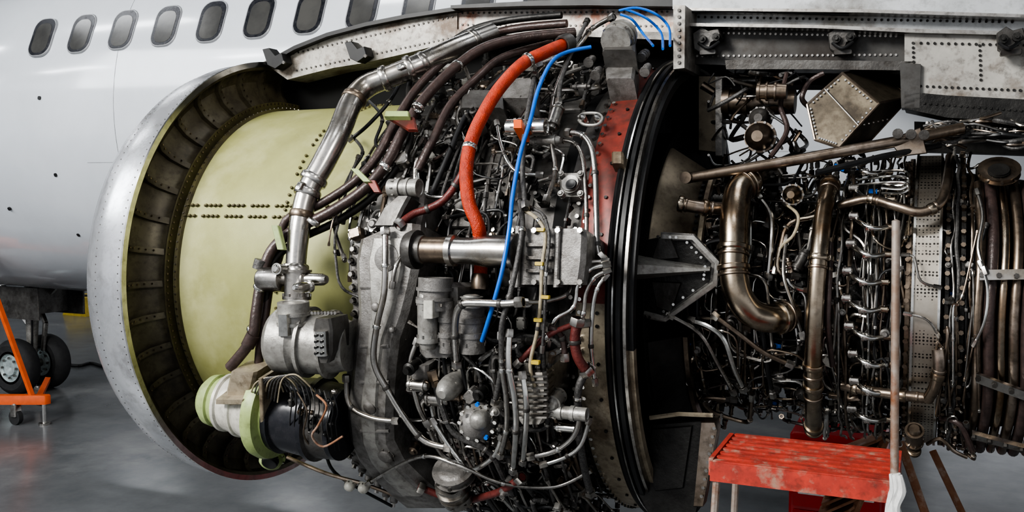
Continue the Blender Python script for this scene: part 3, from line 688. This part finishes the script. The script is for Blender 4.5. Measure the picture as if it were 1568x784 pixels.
for a0 in (14,-19,-45):
    vs=[];fs=[]
    for j in range(8):
        x=X(1500,.54)+j*.05; a=radians(a0-(2*j if a0<0 else -.3*j))
        for s in (-1,1): p=cyl(x,a+s*.028,.53); vs.append(p)
        for s in (-1,1): p=cyl(x,a+s*.028,.545); vs.append(p)
    for j in range(7):
        k=j*4; fs+=[(k,k+1,k+5,k+4),(k+2,k+3,k+7,k+6),(k,k+2,k+6,k+4),(k+1,k+3,k+7,k+5)]
    b.add(vs,fs,'duct_steel')
    for j in range(8): p=cyl(X(1503,.54)+j*.045,radians(a0-(1.8*j if a0<0 else 0)),.545); b.bolt(p,frame(p)[2],.008,.008,'case_grey')
b.can(1530,262,.56,'n',14,30,'steel_brown',0); b.can(1530,262,.575,'n',8,16,'case_dark',2)
b.done()
b=B('core_bleed_ducts',eng)
def duct(pts,w,m,bands,f=1.1):
    Q,T=b.pt(pts,w,m,28,seg=8); r=px(w/2,Q[len(Q)//2])
    for t in bands:
        i=int(t*(len(Q)-1)); b.band(Q[i],T[i],r*f,.018,'heat_steel',28); b.band(Q[min(i+2,len(Q)-1)],T[i],r*1.05,.010,'steel_brown',28)
duct([(1150,278,.56),(1132,292,.58),(1125,330,.6),(1124,370,.6),(1123,410,.6),(1130,450,.6),(1150,478,.58),(1180,488,.55),(1212,482,.48)],44,'heat_steel',(.06,.42,.50,.93))
duct([(1040,312,.62),(1075,318,.6),(1110,320,.56)],20,'steel_brown',(.1,.6),1.25)
duct([(1130,285,.58),(1160,272,.52),(1190,268,.45)],30,'heat_steel',(.3,),1.15)
duct([(1272,280,.55),(1262,320,.58),(1255,380,.6),(1250,440,.6),(1247,500,.6),(1245,560,.6),(1245,620,.58),(1246,658,.56)],27,'heat_steel',(.03,.33,.72,.80,.97),1.15)
duct([(1075,130,.65),(1120,155,.55),(1160,160,.5)],12,'steel_brown',(.5,))
duct([(1290,590,.5),(1340,600,.53),(1420,610,.55)],16,'steel_brown',(.3,.8),1.2)
duct([(1420,612,.55),(1432,590,.56),(1438,560,.56),(1436,535,.55)],18,'steel_brown',(.5,),1.15)
duct([(1285,315,.52),(1330,305,.55),(1370,315,.57),(1410,325,.57),(1440,310,.57),(1450,280,.55),(1455,240,.5)],15,'steel_brown',(.2,.6),1.2)
duct([(1272,372,.56),(1270,430,.58),(1268,500,.58),(1275,560,.55)],9,'rubber_brown',(.2,),1.3)
b.done()
b=B('engine_mount_strut',eng)
b.tube([P(1058,272,-.45),P(1230,243,-.40),P(1400,212,-.34),P(1475,196,-.3)],.018,'steel_brown',14,smooth=False)
b.tube([P(1250,265,-.5),P(1350,240,-.4),P(1440,222,-.3)],.010,'black',8,smooth=False)
b.lathe(P(1052,272,-.46),EY,[(-.025,.0),(-.025,.02),(.025,.02),(.025,0)],'steel_brown',16)
for u in (1375,1395,1415): b.lathe(P(u,205+(u-1375)*.05,-.38),-EY,[(0,0),(0,.016),(.02,.016),(.02,0)],'case_grey',12)
plate(b,[(1360,215),(1410,196),(1420,235),(1380,240)],-.32,.04,'steel_brown')
b.done()
b=B('precooler_and_valves',eng)
f=[P(1236,160,-.26),P(1290,112,-.22),P(1346,158,-.28),P(1284,226,-.32),P(1248,214,-.3)]
bk=[p+Vector((.09,.20,.035)) for p in f]
b.add(f+bk,[(0,1,2,3,4)]+[(i,(i+1)%5,5+(i+1)%5,5+i) for i in range(5)]+[(9,8,7,6,5)],'tan_plate')
ce_=sum(f,Vector())/5
for i in range(5):
    a_,c_=f[i],f[(i+1)%5]; b.seg(a_,c_,.0045,'steel_brown',6); b.seg(bk[i],bk[(i+1)%5],.004,'steel_brown',6); b.seg(f[i],bk[i],.004,'steel_brown',6)
    for k in range(1,9): p=a_.lerp(c_,k/9).lerp(ce_,.1); b.bolt(p-EY*.002,-EY,.0035,.005,'steel_bright')
for k in range(1,7): b.bolt(f[2].lerp(bk[2],k/7)*.5+f[3].lerp(bk[3],k/7)*.5,EX,.004,.005,'steel_bright')
e0=f[0].lerp(f[1],.5); e1=f[3].lerp(f[2],.5); b.seg(e0-EY*.002,e1-EY*.002,.003,'steel',6)
for u0,u1,v,R,y in ((1108,1218,156,22,-.1),(1160,1205,140,14,-.3)):
    p0=P(u0,v,y);p1=P(u1,v,y); b.lathe2(p0,p1,[(0,0),(0,R),(.1,R),(.1,R*.85),(.3,R*.85),(.3,R*1.05),(.36,R*1.05),(.36,R*.85),(.6,R*.8),(.6,R*1.1),(.66,R*1.1),(.66,R*.9),(1,R*.8),(1,0)],'steel_brown',28)
def ncan(u,v,y,R,L,m):
    p=P(u,v,y); r=px(R,p); b.lathe(p,-EY,[(0,0),(0,r),(L*.2,r),(L*.2,r*.88),(L*.6,r*.85),(L*.8,r*.6),(L,r*.35),(L,0)],m,28)
    for k in range(10): b.bolt(p+EX*r*.94*cos(k*.628)+EZ*r*.94*sin(k*.628)-EY*L*.2,-EY,.005,.006,'steel')
ncan(1165,210,-.25,24,.08,'steel_brown'); ncan(1165,182,-.2,18,.06,'case_grey'); ncan(1215,298,-.4,16,.07,'heat_steel'); ncan(1145,262,-.35,12,.06,'steel')
plate(b,[(1075,118),(1112,118),(1112,236),(1075,232)],-.02,.06,'tan_plate'); plate(b,[(1098,118),(1108,118),(1108,240),(1098,240)],-.1,.03,'cast_alu')
plate(b,[(1050,110),(1078,112),(1078,238),(1052,232)],.05,.04,'void_shade')  # black plate painting the shade beneath the wing box
for i in range(34):
    u=random.uniform(1100,1240);v=random.uniform(112,250);pp=[P(u,v,random.uniform(-.3,.1))]
    for k in range(3): u+=random.uniform(-50,50);v+=random.uniform(-35,40);pp.append(P(max(1085,u),max(112,v),random.uniform(-.3,.1)))
    b.tube(pp,random.choice((.003,.005,.008)),random.choice(('steel_brown','black','wire_grey','steel')),7)
b.tube([P(1262,112,-.2),P(1240,125,-.2),P(1228,150,-.22),P(1240,165,-.2)],.009,'rubber_brown')
b.tube([P(1205,112,-.2),P(1195,160,-.25),P(1205,200,-.3),P(1180,240,-.35)],.009,'rubber_brown')
b.done()
b=B('core_tubing',eng)
for k,v in enumerate(range(262,650,42)):
    u=1300+6*math.sin(k)
    b.pt([(u,v-18,.48),(u+14,v-4,.54),(u+34,v+4,.55),(u+52,v+2,.52)],8,'steel_bright',10); b.can(u+2,v-15,.51,'x',16,8,'steel',0,n=12)
    b.can(u+58,v+2,.50,'x',18,6,'heat_steel',0,n=12); b.can(u+25,v+2,.545,'x',10,7,'steel_bright',0,n=8)
for u,w,m in ((1322,3.5,'steel'),(1330,4,'steel_bright'),(1341,4,'steel'),(1352,3.5,'steel_brown'),(1378,4,'steel'),(1296,5,'steel_brown'),(1284,4,'steel'),(1458,4,'steel'),(1465,6,'wire_grey'),(1486,5,'steel_brown'),(1366,3.5,'steel')):
    x=X(u,.52); b.tube([cyl(x+random.uniform(-.006,.006),radians(a),.50+random.uniform(-.01,.015)) for a in range(-80,81,8)],px(w/2,cyl(x,0,.5)),m,8,seg=3)
for k in range(3): b.pt([(1310,268+8*k,.5),(1350,262+9*k,.53),(1385,262+9*k,.53),(1392,272+8*k,.53),(1380,284+6*k,.52),(1350,280+8*k,.51)],4.5,'steel_bright',8)
CT=('steel','steel_brown','steel','steel_brown','steel_brown','heat_steel','wire_grey','black','rubber_brown','steel_bright','black')
for i in range(95):
    route(b,X(1055),X(1250),-1.5,1.3,random.uniform(.39,.50),random.choice((.003,.004,.006,.008)),random.choice(CT),random.randint(3,6),lx=.2,la=.5)
for i in range(45):
    route(b,X(1260),X(1385),-1.5,1.35,random.uniform(.43,.51),random.choice((.003,.004,.005,.007)),random.choice(CT),random.randint(3,6),lx=.12,la=.5)
for i in range(16):
    route(b,X(1449),X(1492),-1.5,1.35,random.uniform(.46,.53),random.choice((.003,.004,.006)),random.choice(CT),random.randint(3,6),lx=.05,la=.6)
for pts,w,m in (([(1055,490,.56),(1085,500,.57),(1108,520,.57),(1122,560,.56),(1140,600,.52)],9,'steel_bright'),([(1020,480,.6),(1070,510,.58),(1100,560,.56),(1125,605,.54)],7,'steel'),
  ([(1090,480,.58),(1130,510,.58),(1170,540,.56),(1215,560,.55)],8,'steel_brown'),([(1200,310,.5),(1222,330,.52),(1215,360,.52),(1195,380,.5),(1185,420,.5)],5,'wire_cream'),
  ([(1160,300,.5),(1180,330,.5),(1180,380,.5),(1175,430,.48)],9,'steel'),([(1205,360,.5),(1200,420,.52),(1215,470,.52),(1230,520,.52)],6,'steel'),
  ([(1500,400,.55),(1512,440,.55),(1508,490,.55),(1490,530,.53)],5,'steel_bright'),([(1495,290,.55),(1505,330,.55),(1498,380,.55),(1510,420,.55)],6,'steel'),
  ([(1385,390,.53),(1400,395,.54),(1410,430,.54),(1440,440,.53)],4,'steel'),([(1385,480,.53),(1420,490,.54),(1440,520,.53)],4,'steel')):
    Q,T=b.pt(pts,w,m,9); b.band(Q[1],T[1],px(w*.8,Q[0]),.025,'steel',6); b.band(Q[-2],T[-2],px(w*.8,Q[0]),.025,'steel',6)
for i in range(150):
    greeble(b,random.uniform(X(1060),X(1385)),random.uniform(-1.5,1.4),random.uniform(.37,.46),random.uniform(.015,.045))
for i in range(50): greeble(b,random.uniform(X(1446),X(1492)),random.uniform(-1.4,1.4),random.uniform(.46,.5),random.uniform(.012,.025))
b.can(1400,668,.55,'v',50,14,'steel_brown',0); b.can(1400,690,.57,'v',14,10,'heat_steel',2)
b.pt([(1420,680,.55),(1440,672,.55),(1460,690,.57),(1480,700,.57)],6,'steel_brown'); b.pt([(1440,640,.5),(1470,650,.53),(1490,690,.56)],9,'rubber_brown')
b.done()

# ================= pylon / wing =================
py=empty('engine_pylon'); b=B('pylon_structure',py)
def strip(b,top,bot,y,th,m):
    n=len(top)
    T=[P(u,v,y) for u,v in top];Bt=[P(u,v,y) for u,v in bot]; vs=[];fs=[]
    for t,q in zip(T,Bt): vs+=[t,q,q+EY*th,t+EY*th]
    for i in range(n-1):
        for j in range(4): fs.append((i*4+j,i*4+(j+1)%4,(i+1)*4+(j+1)%4,(i+1)*4+j))
    fs.append((0,1,2,3)); fs.append((n*4-1,n*4-2,n*4-3,n*4-4)); b.add(vs,fs,m)
    return T,Bt
strip(b,[(402,95),(450,74),(500,56),(560,40),(620,28),(700,16)],[(440,122),(470,114),(510,104),(560,96),(620,82),(700,62)],-.05,.3,'pylon_white')
strip(b,[(395,100),(450,70),(500,50),(560,34),(620,22),(700,10)],[(402,104),(450,76),(500,56),(560,40),(620,28),(700,16)],-.09,.34,'black')
strip(b,[(690,8),(800,2),(900,-2),(1040,-4)],[(690,13),(800,9),(900,8),(1040,10)],-.12,.3,'black')
strip(b,[(690,13),(800,9),(900,8),(1040,10)],[(690,50),(800,48),(900,50),(1040,55)],-.04,.3,'pylon_stain')
strip(b,[(700,45),(800,43),(1040,50)],[(700,56),(800,52),(1040,62)],-.07,.3,'pylon_white')
strip(b,[(430,120),(560,94),(700,60),(860,55),(1040,60)],[(430,170),(560,165),(700,160),(860,160),(1040,160)],.1,.2,'void_shade')  # black sheet in place of the shaded gap below the panel
for u0,v0,u1,v1,nn in ((450,82,700,24,34),(455,108,700,56,34),(700,20,1030,18,40),(700,38,1030,40,40)):
    for i in range(nn): t=i/nn; p=P(u0+(u1-u0)*t,v0+(v1-v0)*t,-.05 if u0<690 else -.04); b.bolt(p,-EY,.0045,.004,'case_grey')
for u,v in ((430,92),(555,82)):
    plate(b,[(u-16,v-14),(u-6,v-16),(u+4,v-4),(u+14,v-8),(u+18,v+6),(u+4,v+16),(u-8,v+10)],-.06,.06,'black'); p=P(u+6,v+4,-.12); b.bolt(p,-EY,.008,.01,'case_grey')
strip(b,[(1031,8),(1049,8)],[(1031,106),(1048,104)],-.3,.25,'pylon_white')
for i in range(9): b.bolt(P(1040,16+i*10,-.3),-EY,.006,.006,'case_grey')
strip(b,[(1030,-90),(1300,-90),(1640,-90)],[(1030,14),(1300,18),(1640,26)],-.13,.3,'wing_paint')
strip(b,[(1049,14),(1130,14),(1250,16),(1400,18),(1640,26)],[(1049,38),(1130,38),(1250,40),(1400,60),(1640,66)],-.12,.3,'wing_paint')
strip(b,[(1049,36),(1130,38),(1250,40),(1400,50)],[(1060,98),(1130,100),(1250,100),(1400,104)],-.14,.3,'pylon_grey')
strip(b,[(1110,92),(1250,92),(1400,94)],[(1112,106),(1250,106),(1405,108)],-.2,.12,'case_grey')
strip(b,[(1385,52),(1450,50),(1640,52)],[(1385,148),(1450,152),(1640,162)],-.2,.35,'pylon_white')
strip(b,[(1385,140),(1450,146),(1640,156)],[(1385,166),(1450,180),(1640,192)],-.22,.2,'case_dark')
strip(b,[(1378,96),(1410,98)],[(1380,165),(1408,165)],-.22,.1,'pylon_grey')
strip(b,[(1049,35),(1250,38),(1400,44),(1640,50)],[(1049,40),(1250,43),(1400,50),(1640,56)],-.23,.15,'steel')
strip(b,[(1040,12),(1320,14),(1640,24)],[(1040,16),(1320,19),(1640,29)],-.2,.15,'steel')
strip(b,[(1050,100),(1250,104),(1400,108)],[(1050,130),(1250,130),(1400,150)],.12,.2,'void_shade')  # black strip painting the shade under the pylon box
for u0,v0,u1,v1,nn,y in ((1060,50,1380,56,40,-.14),(1060,86,1380,84,40,-.14),(1410,66,1600,70,18,-.2),(1410,132,1600,140,20,-.2),(1415,158,1600,172,20,-.22),(1398,66,1400,138,10,-.2),(1060,26,1560,34,50,-.12),(1500,70,1502,130,8,-.2)):
    for i in range(nn): t=i/nn; p=P(u0+(u1-u0)*t,v0+(v1-v0)*t,y); b.bolt(p,-EY,.0045,.005,'steel' if 1<2 and y==-.14 else 'case_dark')
for u in (1085,1290,1545):
    dy=0 if u<1500 else .06
    plate(b,[(u-18,78),(u-20,54),(u-6,44),(u+4,50),(u+20,46),(u+24,60),(u+8,68),(u+4,80),(u-6,86)],-.16-dy,.05,'case_grey')
    for d,e in ((-9,60),(12,57)): b.lathe(P(u+d,e,-.215-dy),-EY,[(-.02,0),(-.02,.014),(.012,.014),(.012,.006),(.022,.006),(.022,0)],'case_dark',12)
    b.box(P(u+2,82,-.18-dy),EX,EZ,-EY,.06,.016,.04,'pylon_grey')
    b.tube([P(u-15,66,-.22-dy),P(u,74,-.24-dy),P(u+16,64,-.22-dy)],.006,'black')
b.pt([(1050,18,1.0),(1100,16,.98),(1180,18,.95),(1300,22,.9)],5,'black')
for i in range(20):
    u=1420+i*7; b.bolt(P(u,186+i*.6,-.22),-EZ,.006,.02,'steel')
for i in range(34):
    u=random.uniform(1400,1560);v=random.uniform(182,222); b.tube([P(u,v,-.25),P(u+random.uniform(10,40),v+random.uniform(-8,12),-.28),P(u+random.uniform(40,70),v+random.uniform(-10,10),-.25)],random.choice((.003,.005,.008)),random.choice(('steel_brown','black','wire_grey','steel')),7)
strip(b,[(1400,186),(1640,195)],[(1400,232),(1640,240)],0,.1,'case_dark')
b.done()
wg=B('aircraft_wing')
vs=[]
pts=[(-.45,3.46),(-.35,3.35),(0,3.29),(.8,3.27),(2.5,3.32),(4.5,3.45),(4.6,3.49),(2.5,3.66),(.8,3.75),(0,3.7),(-.35,3.58)]
n=len(pts)
for y,dx,dz in ((-8,2.8,.7),(0,0,0),(2.75,-.5,-.1)):
    vs+=[Vector((x+dx,y,z+dz)) for x,z in pts]
fs=[]
for i in range(2):
    for j in range(n): fs.append((i*n+j,i*n+(j+1)%n,(i+1)*n+(j+1)%n,(i+1)*n+j))
fs+=[tuple(range(n)),tuple(range(2*n,3*n))]
wg.add(vs,fs,'wing_paint'); wg.done()

# ================= work platform =================
wpf=empty('work_platform'); b=B('platform_frame',wpf)
zt=1.775
fl_=FL(1092,708,zt); fr=FL(1368,737,zt); yf=fl_.y; xl=fl_.x; xr=fr.x; yb=FL(1120,668,zt).y
b.box(Vector(((xl+xr)/2,(yf+yb)/2,zt-.02)),EX,EY,EZ,xr-xl,abs(yb-yf),.015,'rust_red',c=.01)
ns=8
for i in range(ns):
    y=yf+(yb-yf)*i/(ns-1); b.box(Vector(((xl+xr)/2,y,zt-.01)),EX,EY,EZ,xr-xl,.020,.018,'rust_red',c=.2)
b.box(Vector(((xl+xr)/2,yf-.010,zt-.045)),EX,EY,EZ,xr-xl+.01,.012,.05,'rust_red')
b.box(Vector((xl-.006,(yf+yb)/2,zt-.035)),EX,EY,EZ,.012,abs(yb-yf),.045,'rust_red'); b.box(Vector((xr+.006,(yf+yb)/2,zt-.035)),EX,EY,EZ,.012,abs(yb-yf),.045,'rust_red')
b.seg(Vector((xl+.01,yf,zt-.03)),Vector((xl-.06,yf-.1,0)),.010,'post_rust'); b.seg(Vector((xl+.01,yb,zt-.03)),Vector((xl-.06,yb+.1,0)),.010,'post_rust')
b.seg(Vector((xr,yf,zt-.03)),Vector((xr+.02,yf-.1,0)),.012,'post_rust'); b.seg(Vector((xr,yb,zt-.03)),Vector((xr+.02,yb+.1,0)),.012,'post_rust')
tp=P(1372,338,yf); b.tube([tp,Vector((xr+.005,yf-.01,zt-.1))],.0098,'post_rust',14,smooth=False); b.lathe(tp,EZ,[(-.01,.0098),(.0,.009),(.004,0)],'post_rust',14)
for k in range(4): b.seg(Vector((xl,yf-.02*k,zt-.35-.35*k)),Vector((xr,yf-.02*k,zt-.35-.35*k)),.012,'rust_red')
b.done()
b=B('rag',wpf)
Q=[Vector((xr+.005+.006*sin(k*2),yf-.02,zt+.03-.03*k)) for k in range(7)]
b.tube(Q,[.012,.016,.012,.018,.02,.016,.010],'white_cloth',9,seg=4); b.tube([q+Vector((.010,-.008,-.008*k)) for k,q in enumerate(Q)],[.006,.011,.008,.010,.013,.009,.004],'white_cloth',7)
b.tube([q+Vector((-.010,-.006,-.012*k)) for k,q in enumerate(Q)],[.004,.008,.006,.008,.009,.007,.003],'white_cloth',7); b.done()
YL=.95
st=empty('rusty_step_ladder'); b=B('ladder_frame',st)
for k in range(9):
    p=P(1352-k*6,668+k*15,YL); q=P(1286-k*5,694+k*15,YL); dd=(p-q).normalized(); b.box((p+q)/2,dd,EY,dd.cross(EY),(p-q).length,.16,.012,'rust')
b.seg(P(1358,664,YL),P(1280,850,YL),.022,'rust'); b.seg(P(1296,684,YL),P(1240,850,YL),.02,'rust')
b.seg(P(1378,676,YL-.1),P(1432,830,YL-.2),.018,'rust'); b.seg(P(1428,690,YL+.2),P(1480,800,YL+.1),.016,'rust')
for u,v,y in ((1280,850,YL),(1240,850,YL),(1432,830,YL-.2),(1480,800,YL+.1)):
    f0=P(u,v,y); b.seg(f0,Vector((f0.x+(-.2 if u<1300 else .3),f0.y,0)),.018,'rust')
b.done()
tb_=empty('red_tool_cabinet'); b=B('cabinet_body',tb_)
d=ray(1282,668); tz=1.05; c=CAM+d*((tz-CAM.z)/d.z); w=px(140,c)
b.box(Vector((c.x,c.y+.25,.1)),EX,EY,EZ,w,.5,tz-.1,'tool_red',c=.03,bev=.015)
for k in range(6):
    z=tz-.16-k*.14; b.box(Vector((c.x,c.y,z+.06)),EX,EZ,-EY,w*.9,.12,.015,'tool_red',c=.04); b.box(Vector((c.x,c.y-.015,z+.09)),EX,EZ,-EY,w*.8,.018,.015,'steel_bright')
b.box(Vector((c.x-w*.33,c.y-.02,tz-.12)),EX,EZ,-EY,.05,.035,.02,'steel_bright')
for sx in (-1,1):
    for yy in (.06,.44): b.lathe(Vector((c.x+sx*w*.4-.02,c.y+yy,.05)),EX,[(0,0),(0,.05),(.04,.05),(.04,0)],'tyre',18)
b.done()

# ================= world / camera =================
w=bpy.data.worlds.new('World'); bpy.context.scene.world=w; w.use_nodes=True
bg=w.node_tree.nodes['Background']; bg.inputs[0].default_value=(.92,.95,1,1); bg.inputs[1].default_value=.7
cd=bpy.data.cameras.new('camera'); co=bpy.data.objects.new('camera',cd); bpy.context.scene.collection.objects.link(co)
cd.sensor_width=36; cd.lens=F/1568*36; cd.clip_start=.05
co.matrix_world=Matrix((( rt.x,up.x,-fw.x,CAM.x),(rt.y,up.y,-fw.y,CAM.y),(rt.z,up.z,-fw.z,CAM.z),(0,0,0,1)))
bpy.context.scene.camera=co
bpy.context.scene.view_settings.look='AgX - High Contrast'
bpy.context.scene.view_settings.exposure=.15
